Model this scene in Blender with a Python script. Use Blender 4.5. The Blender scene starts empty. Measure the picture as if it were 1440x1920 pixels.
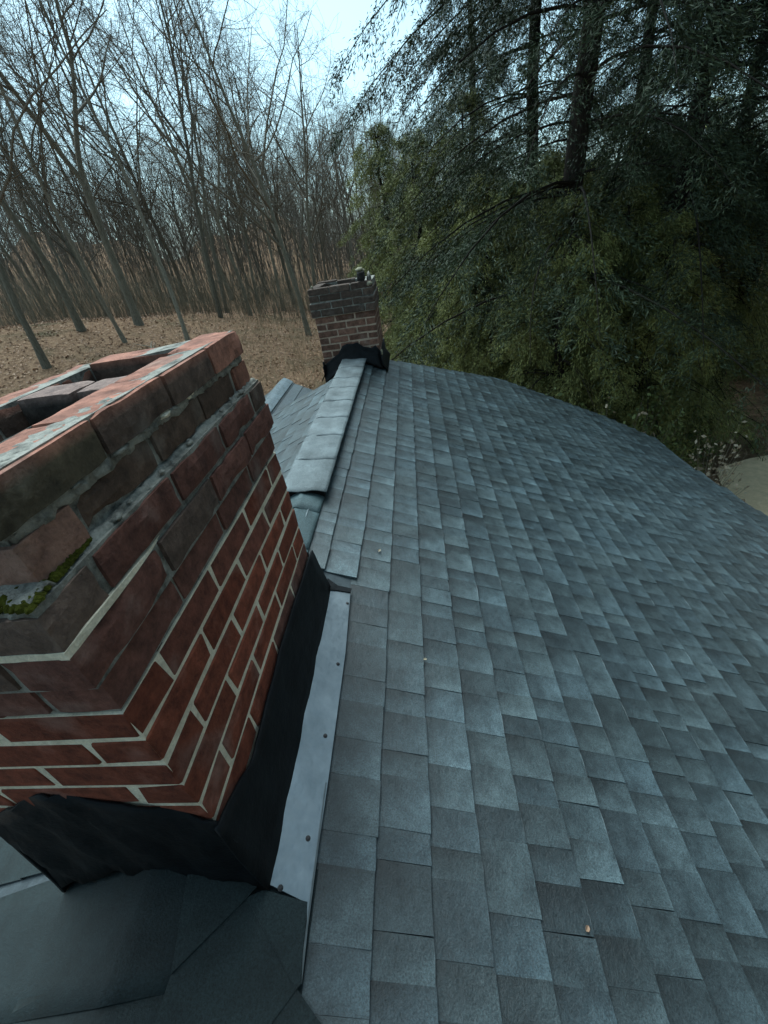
import bpy, math, random
import numpy as np
from mathutils import Matrix, Vector

random.seed(7)
rng = np.random.default_rng(7)
scene = bpy.context.scene
COL = scene.collection
R_ = math.radians

# ------------------------------------------------------------------ camera
cam_data = bpy.data.cameras.new('camera')
cam = bpy.data.objects.new('camera', cam_data)
COL.objects.link(cam)
CR = Vector((0.98895021, 0.04283515, -0.14192477))
CU = Vector((0.09402193, 0.55894651, 0.82385598))
CB = Vector((0.11461835, -0.82809658, 0.54874283))
cam.matrix_world = Matrix(((CR.x, CU.x, CB.x, 0), (CR.y, CU.y, CB.y, 0), (CR.z, CU.z, CB.z, 0), (0, 0, 0, 1)))
cam_data.sensor_fit = 'HORIZONTAL'
cam_data.sensor_width = 36.0
cam_data.lens = 36.0 * 792.62 / 1440.0
cam_data.clip_start = 0.02
cam_data.clip_end = 2000.0
scene.camera = cam

# ------------------------------------------------------------------ sky, sun, exposure
SUN_EL, SUN_AZ = 58.0, -35.0          # azimuth measured from +Y towards +X
world = bpy.data.worlds.new('World')
scene.world = world
world.use_nodes = True
wn = world.node_tree
for n in list(wn.nodes):
    wn.nodes.remove(n)
w_out = wn.nodes.new('ShaderNodeOutputWorld')
w_bg = wn.nodes.new('ShaderNodeBackground')
w_sky = wn.nodes.new('ShaderNodeTexSky')
w_sky.sky_type = 'NISHITA'
w_sky.sun_disc = False
w_sky.sun_elevation = R_(SUN_EL)
w_sky.sun_rotation = R_(SUN_AZ)
w_sky.air_density = 1.0
w_sky.dust_density = 2.0
w_sky.ozone_density = 2.0
w_hs = wn.nodes.new('ShaderNodeHueSaturation')
w_hs.inputs['Saturation'].default_value = 0.5
w_hs.inputs['Hue'].default_value = 0.49
wn.links.new(w_sky.outputs['Color'], w_hs.inputs['Color'])
w_tint = wn.nodes.new('ShaderNodeMix')
w_tint.data_type = 'RGBA'; w_tint.blend_type = 'MULTIPLY'
w_tint.inputs[0].default_value = 1.0
w_tint.inputs[7].default_value = (0.70, 0.98, 1.03, 1)
wn.links.new(w_hs.outputs['Color'], w_tint.inputs[6])
wn.links.new(w_tint.outputs[2], w_bg.inputs['Color'])
wn.links.new(w_bg.outputs['Background'], w_out.inputs['Surface'])
w_bg.inputs['Strength'].default_value = 0.062

sun_data = bpy.data.lights.new('sun', 'SUN')
sun_data.energy = 1.2
sun_data.angle = R_(60.0)
sun_data.color = (0.86, 0.98, 1.0)
sun = bpy.data.objects.new('sun', sun_data)
COL.objects.link(sun)
sd = Vector((math.sin(R_(SUN_AZ)) * math.cos(R_(SUN_EL)), math.cos(R_(SUN_AZ)) * math.cos(R_(SUN_EL)), math.sin(R_(SUN_EL))))
sun.rotation_euler = sd.to_track_quat('Z', 'Y').to_euler()
sun.location = (0, 0, 30)

scene.view_settings.view_transform = 'Standard'
scene.view_settings.look = 'None'
scene.view_settings.gamma = 1.0
scene.view_settings.use_curve_mapping = False
scene.view_settings.exposure = 1.85
scene.cycles.max_bounces = 6
scene.cycles.use_denoising = True

# ------------------------------------------------------------------ helpers
def tag(o, label=None, cat=None, group=None, kind=None):
    if label: o['label'] = label
    if cat: o['category'] = cat
    if group: o['group'] = group
    if kind: o['kind'] = kind
    return o

def empty(name, loc=(0, 0, 0)):
    o = bpy.data.objects.new(name, None)
    o.location = loc
    o.empty_display_size = 0.2
    COL.objects.link(o)
    return o

def link(name, me, parent=None, mats=()):
    for m in mats:
        me.materials.append(m)
    o = bpy.data.objects.new(name, me)
    COL.objects.link(o)
    if parent is not None:
        o.parent = parent
        o.matrix_parent_inverse = Matrix.Translation(-Vector(parent.location))
    return o

def mesh_py(name, verts, faces, smooth=False):
    me = bpy.data.meshes.new(name)
    me.from_pydata([tuple(map(float, v)) for v in verts], [], faces)
    if smooth:
        me.polygons.foreach_set('use_smooth', [True] * len(me.polygons))
    me.update()
    return me

def mesh_np(name, V, F, smooth=False):
    """V (n,3); F (m,k) all the same size"""
    me = bpy.data.meshes.new(name)
    V = np.asarray(V, dtype=np.float32); F = np.asarray(F, dtype=np.int32)
    m, k = F.shape
    me.vertices.add(len(V)); me.vertices.foreach_set('co', V.ravel())
    me.loops.add(m * k); me.loops.foreach_set('vertex_index', F.ravel())
    me.polygons.add(m)
    me.polygons.foreach_set('loop_start', np.arange(0, m * k, k, dtype=np.int32))
    me.polygons.foreach_set('loop_total', np.full(m, k, dtype=np.int32))
    if smooth:
        me.polygons.foreach_set('use_smooth', np.ones(m, dtype=bool))
    me.update(calc_edges=True)
    return me

def set_col(me, cols, name='tint'):
    a = me.color_attributes.new(name, 'FLOAT_COLOR', 'POINT')
    c = np.ones((len(me.vertices), 4), dtype=np.float32)
    c[:, :3] = np.asarray(cols, dtype=np.float32)
    a.data.foreach_set('color', c.ravel())

class NT:
    def __init__(s, name):
        s.m = bpy.data.materials.new(name); s.m.use_nodes = True
        s.t = s.m.node_tree; s.b = s.t.nodes['Principled BSDF']
    def n(s, typ, **kw):
        nd = s.t.nodes.new('ShaderNode' + typ)
        for k, v in kw.items(): setattr(nd, k, v)
        return nd
    def l(s, a, b): s.t.links.new(a, b)
    def noise(s, scale, detail=4, rough=.6, vec=None):
        nd = s.n('TexNoise'); nd.inputs['Scale'].default_value = scale
        nd.inputs['Detail'].default_value = detail; nd.inputs['Roughness'].default_value = rough
        if vec is not None: s.l(vec, nd.inputs['Vector'])
        return nd
    def ramp(s, fac, stops):
        nd = s.n('ValToRGB'); cr = nd.color_ramp
        while len(cr.elements) < len(stops): cr.elements.new(.5)
        for e, (p, c) in zip(cr.elements, stops):
            e.position = p; e.color = (*c, 1) if len(c) == 3 else c
        s.l(fac, nd.inputs['Fac']); return nd
    def mix(s, a, b, fac, mode='MIX'):
        nd = s.n('Mix', data_type='RGBA', blend_type=mode)
        for sock, v in ((nd.inputs[6], a), (nd.inputs[7], b), (nd.inputs[0], fac)):
            if hasattr(v, 'is_linked') or hasattr(v, 'links'): s.l(v, sock)
            elif isinstance(v, (int, float)): sock.default_value = v
            else: sock.default_value = (*v, 1)
        return nd.outputs[2]
    def bump(s, h, strength=.4, dist=.01, prev=None):
        nd = s.n('Bump'); nd.inputs['Strength'].default_value = strength; nd.inputs['Distance'].default_value = dist
        s.l(h, nd.inputs['Height'])
        if prev is not None: s.l(prev, nd.inputs['Normal'])
        return nd.outputs['Normal']
    def coord(s): return s.n('NewGeometry').outputs['Position']
    def done(s, color=None, rough=.8, normal=None, spec=.5, metal=0.):
        if color is not None:
            if isinstance(color, tuple): s.b.inputs['Base Color'].default_value = (*color, 1)
            else: s.l(color, s.b.inputs['Base Color'])
        if isinstance(rough, (int, float)): s.b.inputs['Roughness'].default_value = rough
        else: s.l(rough, s.b.inputs['Roughness'])
        s.b.inputs['Specular IOR Level'].default_value = spec
        s.b.inputs['Metallic'].default_value = metal
        if normal is not None: s.l(normal, s.b.inputs['Normal'])
        return s.m

# ------------------------------------------------------------------ materials
def m_shingle():
    t = NT('shingle_granules'); pos = t.coord()
    a = t.n('Attribute', attribute_name='tint')
    g = t.noise(260, 4, .8, pos); mott = t.noise(16, 6, .7, pos)
    c = t.mix(a.outputs['Color'], t.ramp(mott.outputs['Fac'], [(.3, (.5, .52, .53)), (.7, (1.5, 1.5, 1.48))]).outputs['Color'], 1.0, 'MULTIPLY')
    c = t.mix(c, t.ramp(g.outputs['Fac'], [(.34, (.3, .3, .3)), (.66, (1.75, 1.75, 1.75))]).outputs['Color'], .9, 'MULTIPLY')
    st = t.noise(2.2, 5, .7, pos)
    c = t.mix(c, t.ramp(st.outputs['Fac'], [(.35, (.7, .72, .72)), (.65, (1.25, 1.25, 1.25))]).outputs['Color'], .8, 'MULTIPLY')
    nb = t.bump(g.outputs['Fac'], .5, .004)
    m2 = t.noise(60, 3, .6, pos)
    nb = t.bump(m2.outputs['Fac'], .25, .006, nb)
    return t.done(c, .38, nb, .6)

def m_dull():
    t = NT('matte_cap_shingle'); pos = t.coord()
    a = t.n('Attribute', attribute_name='tint')
    g = t.noise(260, 4, .8, pos); st = t.noise(5, 6, .7, pos)
    c = t.mix(a.outputs['Color'], t.ramp(g.outputs['Fac'], [(.34, (.35, .35, .35)), (.66, (1.7, 1.7, 1.7))]).outputs['Color'], .9, 'MULTIPLY')
    c = t.mix(c, t.ramp(st.outputs['Fac'], [(.35, (.6, .62, .6)), (.65, (1.4, 1.4, 1.35))]).outputs['Color'], .9, 'MULTIPLY')
    return t.done(c, .62, t.bump(g.outputs['Fac'], .5, .004), .3)

def m_brick():
    t = NT('fired_clay_brick'); pos = t.coord()
    a = t.n('Attribute', attribute_name='tint')
    n1 = t.noise(28, 6, .7, pos); n2 = t.noise(160, 4, .7, pos); n3 = t.noise(7, 4, .6, pos)
    c = t.mix(a.outputs['Color'], t.ramp(n1.outputs['Fac'], [(.3, (.38, .37, .37)), (.72, (1.45, 1.4, 1.32))]).outputs['Color'], .9, 'MULTIPLY')
    c = t.mix(c, t.ramp(n2.outputs['Fac'], [(.25, (.7, .7, .7)), (.75, (1.25, 1.25, 1.25))]).outputs['Color'], .7, 'MULTIPLY')
    lime = t.ramp(n3.outputs['Fac'], [(.55, (0, 0, 0)), (.75, (.42, .42, .42))])
    c = t.mix(c, (.22, .22, .2), lime.outputs['Color'])
    nb = t.bump(n2.outputs['Fac'], .5, .004)
    nb = t.bump(n1.outputs['Fac'], .6, .008, nb)
    return t.done(c, .92, nb, .25)

def m_mortar(name, col, dirt):
    t = NT(name); pos = t.coord()
    n1 = t.noise(22, 5, .7, pos); n2 = t.noise(190, 4, .7, pos)
    c = t.mix(col, dirt, t.ramp(n1.outputs['Fac'], [(.42, (0, 0, 0)), (.68, (1, 1, 1))]).outputs['Color'])
    c = t.mix(c, t.ramp(n2.outputs['Fac'], [(.3, (.7, .7, .7)), (.7, (1.2, 1.2, 1.2))]).outputs['Color'], .6, 'MULTIPLY')
    nb = t.bump(n2.outputs['Fac'], .7, .004); nb = t.bump(n1.outputs['Fac'], .6, .01, nb)
    return t.done(c, .95, nb, .2)

def m_tar():
    t = NT('black_roof_membrane'); pos = t.coord()
    n1 = t.noise(14, 5, .6, pos); n2 = t.noise(120, 3, .6, pos)
    c = t.ramp(n1.outputs['Fac'], [(.3, (.003, .0035, .0045)), (.75, (.010, .012, .014))]).outputs['Color']
    nb = t.bump(n2.outputs['Fac'], .25, .003); nb = t.bump(n1.outputs['Fac'], .5, .012, nb)
    return t.done(c, .6, nb, .18)

def m_metal():
    t = NT('galvanised_steel'); pos = t.coord()
    n1 = t.noise(9, 4, .6, pos); n2 = t.noise(60, 4, .7, pos)
    c = t.ramp(n1.outputs['Fac'], [(.3, (.2, .235, .255)), (.7, (.32, .36, .385))]).outputs['Color']
    r = t.ramp(n2.outputs['Fac'], [(.3, (.36, .36, .36)), (.7, (.55, .55, .55))]).outputs['Color']
    nb = t.bump(n1.outputs['Fac'], .25, .01)
    return t.done(c, r, nb, .5, .75)

def m_plain(name, col, rough=.8, var=.35, scale=6, spec=.3, bump=.3):
    t = NT(name); pos = t.coord()
    n1 = t.noise(scale, 6, .65, pos)
    lo = tuple(x * (1 - var) for x in col); hi = tuple(x * (1 + var) for x in col)
    c = t.ramp(n1.outputs['Fac'], [(.3, lo), (.7, hi)]).outputs['Color']
    return t.done(c, rough, t.bump(n1.outputs['Fac'], bump, .02), spec)

def m_bark(name, a, b, sc=3.):
    t = NT(name)
    tc = t.n('TexCoord'); mp = t.n('Mapping'); mp.inputs['Scale'].default_value = (sc * 4, sc * 4, sc * .7)
    t.l(tc.outputs['Object'], mp.inputs['Vector'])
    n1 = t.noise(2.5, 6, .7, mp.outputs['Vector']); n2 = t.noise(.35, 3, .6, tc.outputs['Object'])
    c = t.ramp(n1.outputs['Fac'], [(.3, a), (.7, b)]).outputs['Color']
    oi = t.n('ObjectInfo')
    c = t.mix(c, t.ramp(oi.outputs['Random'], [(0, (.6, .62, .6)), (1, (1.35, 1.3, 1.2))]).outputs['Color'], .8, 'MULTIPLY')
    c = t.mix(c, (.09, .1, .06), t.ramp(n2.outputs['Fac'], [(.55, (0, 0, 0)), (.75, (.5, .5, .5))]).outputs['Color'])
    return t.done(c, .9, t.bump(n1.outputs['Fac'], .6, .03), .2)

def m_leaf(name, dark, light, trans=.15):
    t = NT(name)
    g = t.n('NewGeometry'); oi = t.n('ObjectInfo'); tc = t.n('TexCoord')
    n1 = t.noise(.9, 4, .6, tc.outputs['Object'])
    f = t.n('Math', operation='MULTIPLY_ADD'); t.l(g.outputs['Random Per Island'], f.inputs[0]); f.inputs[1].default_value = .28
    t.l(n1.outputs['Fac'], f.inputs[2])
    c = t.ramp(f.outputs[0], [(.38, dark), (.82, light)]).outputs['Color']
    c = t.mix(c, t.ramp(oi.outputs['Random'], [(0, (.75, .8, .8)), (1, (1.2, 1.15, 1.0))]).outputs['Color'], .8, 'MULTIPLY')
    t.done(c, .65, None, .3)
    return t.m

def m_ground():
    t = NT('leaf_litter'); pos = t.coord()
    n1 = t.noise(.35, 6, .65, pos); n2 = t.noise(5, 6, .75, pos); n3 = t.noise(26, 4, .8, pos)
    c = t.ramp(n2.outputs['Fac'], [(.28, (.085, .045, .028)), (.5, (.26, .155, .092)), (.72, (.42, .275, .17))]).outputs['Color']
    c = t.mix(c, (.06, .06, .03), t.ramp(n1.outputs['Fac'], [(.5, (0, 0, 0)), (.68, (.75, .75, .75))]).outputs['Color'])
    c = t.mix(c, t.ramp(n3.outputs['Fac'], [(.3, (.6, .6, .6)), (.7, (1.35, 1.35, 1.35))]).outputs['Color'], .8, 'MULTIPLY')
    nb = t.bump(n2.outputs['Fac'], .8, .15); nb = t.bump(n3.outputs['Fac'], .7, .04, nb)
    return t.done(c, .95, nb, .15)

MS = dict(shingle=m_shingle(), brick=m_brick(),
          mortar=m_mortar('lime_mortar', (.92, .81, .63), (.68, .59, .45)),
          dirty=m_mortar('weathered_mortar', (.34, .325, .285), (.06, .057, .05)),
          pinkm=m_mortar('pinkish_mortar', (.34, .22, .185), (.22, .18, .17)),
          tar=m_tar(), metal=m_metal(), dull=m_dull(),
          screw=m_plain('rusty_screw', (.05, .045, .045), .5),
          soot=m_plain('soot', (.012, .012, .013), .95),
          moss=m_plain('moss', (.055, .06, .008), .95, .6, 40, .1, 1.0),
          edge=m_plain('painted_trim', (.35, .37, .37), .6, .15),
          siding=m_plain('house_siding', (.5, .48, .43), .7, .1),
          deck=m_plain('roof_underlay', (.055, .068, .075), .85, .25, 30),
          bark=m_bark('grey_bark', (.08, .07, .055), (.24, .215, .17)),
          palebark=m_bark('pale_bark', (.1, .09, .075), (.26, .235, .19)),
          twig=m_bark('twig_bark', (.085, .07, .055), (.2, .17, .135)),
          pinebark=m_bark('pine_bark', (.008, .007, .006), (.028, .022, .018)),
          brush=m_plain('brush_stems', (.16, .135, .095), .9, .4, 1.5),
          straw=m_plain('dry_straw', (.34, .25, .155), .9, .45, 1.2),
          farwood=m_plain('far_wood_stems', (.17, .15, .125), .9, .35, .6),  # stem colour lightened to stand in for distance haze
          pine=m_leaf('pine_needles', (.010, .02, .010), (.04, .06, .028)),
          hemlock=m_leaf('hemlock_needles', (.036, .046, .014), (.235, .25, .085)),
          shrubleaf=m_leaf('shrub_leaves', (.03, .05, .015), (.12, .15, .05)),
          paleleaf=m_leaf('pale_dry_leaves', (.22, .17, .12), (.5, .42, .32)),
          litter=m_leaf('fallen_leaves', (.15, .078, .048), (.5, .3, .2)),
          ground=m_ground(),
          drive=m_plain('pale_gravel_drive', (.74, .56, .35), .95, .15, 8))

# ------------------------------------------------------------------ terrain
GZ = -5.6
CREST_AZ = np.array([-180, -75, -55, -43, -32, -18, -14.8, -9, -3, 6, 180.])
CREST_Z = np.array([-5.6, -4.0, -1.4, -1.3, -2.1, -3.55, -3.95, -4.6, -5.1, -5.6, -5.6])
def ground_z(x, y):
    x = np.asarray(x, dtype=float); y = np.asarray(y, dtype=float)
    d = np.hypot(x, y); az = np.degrees(np.arctan2(x, y))
    top = np.interp(az, CREST_AZ, CREST_Z)
    k = np.clip((d - 11) / 19, 0, 1); k = k * k * (3 - 2 * k)
    z = GZ + (top - GZ) * k
    lf = np.clip((-az - 6) / 6, 0, 1) * (az > -100)
    q = np.clip((d - 40) / 62, 0, 1); z = z + lf * (q * q * (3 - 2 * q) * (7.5 + 2.2 * np.sin(az * .31) + 1.3 * np.sin(az * .83 + 1)) - np.clip((d - 32) / 8, 0, 1) * .5)
    z = z + .12 * np.sin(x * .7 + 1.3) * np.cos(y * .55) * np.clip((d - 9) / 10, 0, 1)
    return z

def build_ground():
    rr = np.concatenate([np.linspace(0, 80, 110), np.array([90, 105, 130, 170, 240, 350, 600, 1000])])
    na = 220
    aa = np.linspace(0, 2 * np.pi, na, endpoint=False)
    V = []; F = []
    for r in rr:
        x = r * np.sin(aa); y = r * np.cos(aa)
        V.append(np.stack([x, y, ground_z(x, y)], 1))
    V = np.concatenate(V)
    for i in range(len(rr) - 1):
        a = i * na + np.arange(na); b = i * na + (np.arange(na) + 1) % na
        F.append(np.stack([a, b, b + na, a + na], 1)[:, ::-1])
    o = link('ground', mesh_np('ground', V, np.concatenate(F), True), None, [MS['ground']])
    tag(o, 'brown leaf covered ground rising into the bare woods', 'ground', kind='structure')
build_ground()

def build_litter():
    n = 26000
    az = np.radians(rng.uniform(-52, 12, n)); d = 9 + 33 * rng.random(n) ** .8
    x = d * np.sin(az); y = d * np.cos(az)
    c = np.stack([x, y, ground_z(x, y) + .03], 1)
    a = rng.normal(size=(n, 3)); a[:, 2] *= .45; a /= np.linalg.norm(a, axis=1)[:, None]
    b = np.cross(a, rng.normal(size=(n, 3)) * [.4, .4, 1.]); b /= np.linalg.norm(b, axis=1)[:, None]
    L = rng.uniform(.035, .075, n)[:, None]
    V = np.stack([c - a * L, c + b * L * .6, c + a * L, c - b * L * .6], 1).reshape(-1, 3)
    o = link('fallen_leaves', mesh_np('fallen_leaves', V, np.arange(4 * n).reshape(-1, 4)), None, [MS['litter']])
    tag(o, 'carpet of fallen brown leaves on the woodland slope', 'leaves', kind='stuff')
build_litter()

def build_drive():
    pts = [(5.3, 5.4), (5.9, 7.4), (6.5, 8.9), (7.4, 9.2), (8.2, 9.3), (9.6, 8.9), (11.5, 7.5), (13, 4), (13, -8), (5.3, -8)]
    V = [(x, y, GZ + .03) for x, y in pts] + [(x, y, GZ - .1) for x, y in pts]
    n = len(pts)
    F = [tuple(range(n))[::-1]] + [(i, (i + 1) % n, n + (i + 1) % n, n + i) for i in range(n)]
    o = link('driveway', mesh_py('driveway', V, F), None, [MS['drive']])
    tag(o, 'pale tan gravel drive below the eave', 'driveway', kind='structure')
build_drive()

# ------------------------------------------------------------------ roof frame
XR, ZR, PT = -0.63, -1.01, 0.5
PA = math.atan(PT); CP, SP = math.cos(PA), math.sin(PA)
def RP(u, s, h=0., side=1):
    """point on the roof: u along the ridge, s down the slope, h out of it; side 1 = right slope, -1 = left"""
    return (XR + side * (s * CP + h * SP), u, ZR - s * SP + h * CP)
def s_of_x(x): return (x - XR) / CP
RAKE_X = np.array([-.63, -.355, .273, 1.06, 2.45, 3.07]); RAKE_Y = np.array([4.47, 4.65, 5.14, 5.70, 5.73, 5.52])
EAVE_Y = np.array([-6, 3.0, 3.84, 4.2, 4.66, 5.52, 9]); EAVE_X = np.array([3.75, 3.66, 3.49, 3.38, 3.2, 3.08, 3.05])
def rake_u(s): return float(np.interp(XR + s * CP, RAKE_X, RAKE_Y))
def eave_s(u): return s_of_x(float(np.interp(u, EAVE_Y, EAVE_X)))
LRAKE_X = np.array([-4.9, -1.69, -1.28, -.875, -.63]); LRAKE_Y = np.array([4.75, 4.52, 4.31, 4.05, 4.0])
def lrake_u(s): return float(np.interp(XR - s * CP, LRAKE_X, LRAKE_Y))
U0 = -4.5

house = tag(empty('house', (0, 0, GZ)), 'house under a blue grey asphalt shingle gable roof', 'house')

def slab(poly_us, side, h0, h1):
    n = len(poly_us)
    V = [RP(u, s, h1, side) for u, s in poly_us] + [RP(u, s, h0, side) for u, s in poly_us]
    F = [tuple(range(n)), tuple(range(2 * n - 1, n - 1, -1))] + [(i, n + i, n + (i + 1) % n, (i + 1) % n) for i in range(n)]
    return V, F
def build_decks():
    pr = [(U0, 0.)] + [(y, s_of_x(x)) for x, y in zip(RAKE_X, RAKE_Y)]
    pr += [(y, s_of_x(float(np.interp(y, EAVE_Y, EAVE_X)))) for y in (5.2, 4.66, 4.2, 3.84, 3.0, U0)]
    V, F = slab(pr, 1, -.03, -.001)
    link('roof_deck', mesh_py('roof_deck', V, F), house, [MS['deck']])
    pl = [(U0, 0.)] + [(y, -(x - XR) / CP) for x, y in list(zip(LRAKE_X, LRAKE_Y))[::-1]] + [(U0, 4.27 / CP)]
    V, F = slab(pl, -1, -.03, -.001)
    link('roof_deck', mesh_py('roof_deck', V, F), house, [MS['deck']])
    # trim boards under the edges
    def board(pts, side, name='rake_trim'):
        V = []; F = []
        for (u, s) in pts:
            for h, du in ((-.032, 0), (-.16, 0)):
                V.append(RP(u, s - .0, h, side))
        for i in range(len(pts) - 1):
            F.append((2 * i, 2 * i + 1, 2 * i + 3, 2 * i + 2))
        me = mesh_py(name, V, F)
        o = link(name, me, house, [MS['edge']])
        md = o.modifiers.new('thick', 'SOLIDIFY'); md.thickness = .02; md.offset = 0
    board([(y - .03, s_of_x(x)) for x, y in zip(RAKE_X[1:], RAKE_Y[1:])], 1)
    board([(y - .03, -(x - XR) / CP) for x, y in list(zip(LRAKE_X, LRAKE_Y))[::-1]][1:], -1)
    board([(u, eave_s(u) - .04) for u in (5.35, 4.66, 4.2, 3.84, 3.0, U0)], 1, 'eave_trim')
    board([(lrake_u(4.27 / CP), 4.27 / CP - .04), (U0, 4.27 / CP - .04)], -1, 'eave_trim')
    # walls below
    xs0, xs1 = -4.4, 2.75
    yb, yf = U0 + .3, 3.95
    V = []
    prof = [(xs0, GZ - .2), (xs1, GZ - .2), (xs1, ZR - (xs1 - XR) * PT - .1), (XR, ZR - .1), (xs0, ZR - (XR - xs0) * PT - .1)]
    for y in (yb, yf): V += [(x, y, z) for x, z in prof]
    F = [(0, 1, 2, 3, 4), (9, 8, 7, 6, 5)] + [(i, 5 + i, 5 + (i + 1) % 5, (i + 1) % 5) for i in range(5)]
    link('wall', mesh_py('wall', V, F), house, [MS['siding']])
build_decks()

# ------------------------------------------------------------------ shingles
EXPO = 0.137
S_FIRST = s_of_x(-.335) - 2 * EXPO
def view_size(p):
    v = Vector(p); z = -v.dot(CB)
    if z < .05: return None
    x = v.dot(CR) / z * 792.6 + 720; y = -v.dot(CU) / z * 792.6 + 960
    return x, y, z

def tint_rand():
    r = random.random()
    if r < .16: k = random.uniform(.55, .72)
    elif r < .84: k = random.uniform(.8, 1.05)
    else: k = random.uniform(1.08, 1.3)
    warm = random.uniform(-.03, .03)
    return np.array([.041 * (1 + warm), .058, .064 * (1 - warm)]) * k

def shingle_geo(u0, u1, s0, s1, hb, side):
    j = lambda a: random.uniform(-a, a)
    g = .0003
    um = (u0 + u1) / 2
    lift = random.uniform(0, .002)
    V = [RP(u0 + g, s0, .0015, side), RP(u1 - g, s0, .0015, side)]
    e = j(.0025)
    pts = [(u0 + g + j(.002), s1 + e + j(.0015), hb), (um + j(.02), s1 + e + j(.0015), hb + lift), (u1 - g + j(.002), s1 + e + j(.0015), hb)]
    V += [RP(u, s, h, side) for u, s, h in pts]
    V += [RP(u, s - .001, -.001, side) for u, s, h in pts]
    V += [RP(u0 + g, s0, -.001, side), RP(u1 - g, s0, -.001, side)]
    F = [(0, 2, 3, 4, 1), (2, 5, 6, 3), (3, 6, 7, 4), (0, 8, 5, 2), (1, 4, 7, 9)]
    if side < 0: F = [f[::-1] for f in F]
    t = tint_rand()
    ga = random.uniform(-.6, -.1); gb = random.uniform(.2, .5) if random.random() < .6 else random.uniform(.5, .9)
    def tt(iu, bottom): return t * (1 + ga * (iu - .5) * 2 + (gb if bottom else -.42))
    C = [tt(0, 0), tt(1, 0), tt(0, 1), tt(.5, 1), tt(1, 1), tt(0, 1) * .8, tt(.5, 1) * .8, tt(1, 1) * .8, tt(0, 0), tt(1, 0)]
    return V, F, C

def build_shingles():
    tabs = []
    k = 0
    while True:
        s1 = S_FIRST + k * EXPO
        if s1 > 5.1: break
        u = U0 + random.uniform(0, .2); hi = random.random() < .5
        umax = rake_u(s1 - .05)
        while u < umax - .01:
            L = random.uniform(.08, .145) if hi else random.uniform(.06, .11)
            ue = min(u + L, umax)
            um = (u + ue) / 2
            x1 = XR + s1 * CP
            ok = s1 < eave_s(um) + .015
            if x1 < -.34 + .01 and u < 1.19: ok = False          # chimney, flashing and the cut pieces before it
            if ok: tabs.append((u, ue, max(.004, s1 - EXPO - .02), s1, (.0146 if hi else .0130) + random.uniform(-.001, .001)))
            u = ue; hi = not hi
        k += 1
    scored = []
    for i, (u0, u1, s0, s1, hb) in enumerate(tabs):
        q = view_size(RP((u0 + u1) / 2, s1 - EXPO / 2))
        vis = 0
        if q and -30 < q[0] < 1470 and 600 < q[1] < 1950:
            vis = (u1 - u0) * EXPO / q[2] ** 2 * (0.15 + abs(Vector(RP(0, 0, 1)).length * 0 + 1))
            c = Vector(RP((u0 + u1) / 2, s1)); nrm = Vector((SP, 0, CP))
            vis *= abs(c.normalized().dot(nrm))
        scored.append((vis, i))
    scored.sort(reverse=True)
    best = set(i for v, i in scored[:300] if v > 0)
    V, F, C = [], [], []
    for i, tb in enumerate(tabs):
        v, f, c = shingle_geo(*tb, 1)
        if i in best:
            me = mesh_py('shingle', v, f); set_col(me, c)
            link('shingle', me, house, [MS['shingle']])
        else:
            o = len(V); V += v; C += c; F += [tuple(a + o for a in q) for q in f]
    # left slope
    k = 0
    while True:
        s1 = .12 + k * EXPO
        if s1 > 4.75: break
        u = -1.0 + random.uniform(0, .2); hi = random.random() < .5
        umax = lrake_u(s1 - .05)
        while u < umax - .01:
            L = random.uniform(.1, .25); ue = min(u + L, umax)
            x1 = XR - s1 * CP
            if not (x1 > -.9 and .2 < u < 1.12) and not (u < .75 and x1 > -2.1):
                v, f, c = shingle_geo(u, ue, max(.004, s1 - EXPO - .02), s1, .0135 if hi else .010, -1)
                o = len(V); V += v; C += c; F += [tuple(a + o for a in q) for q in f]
            u = ue; hi = not hi
        k += 1
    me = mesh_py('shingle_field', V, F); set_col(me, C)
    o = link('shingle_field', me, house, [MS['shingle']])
    o['kind'] = 'stuff'
build_shingles()

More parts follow.
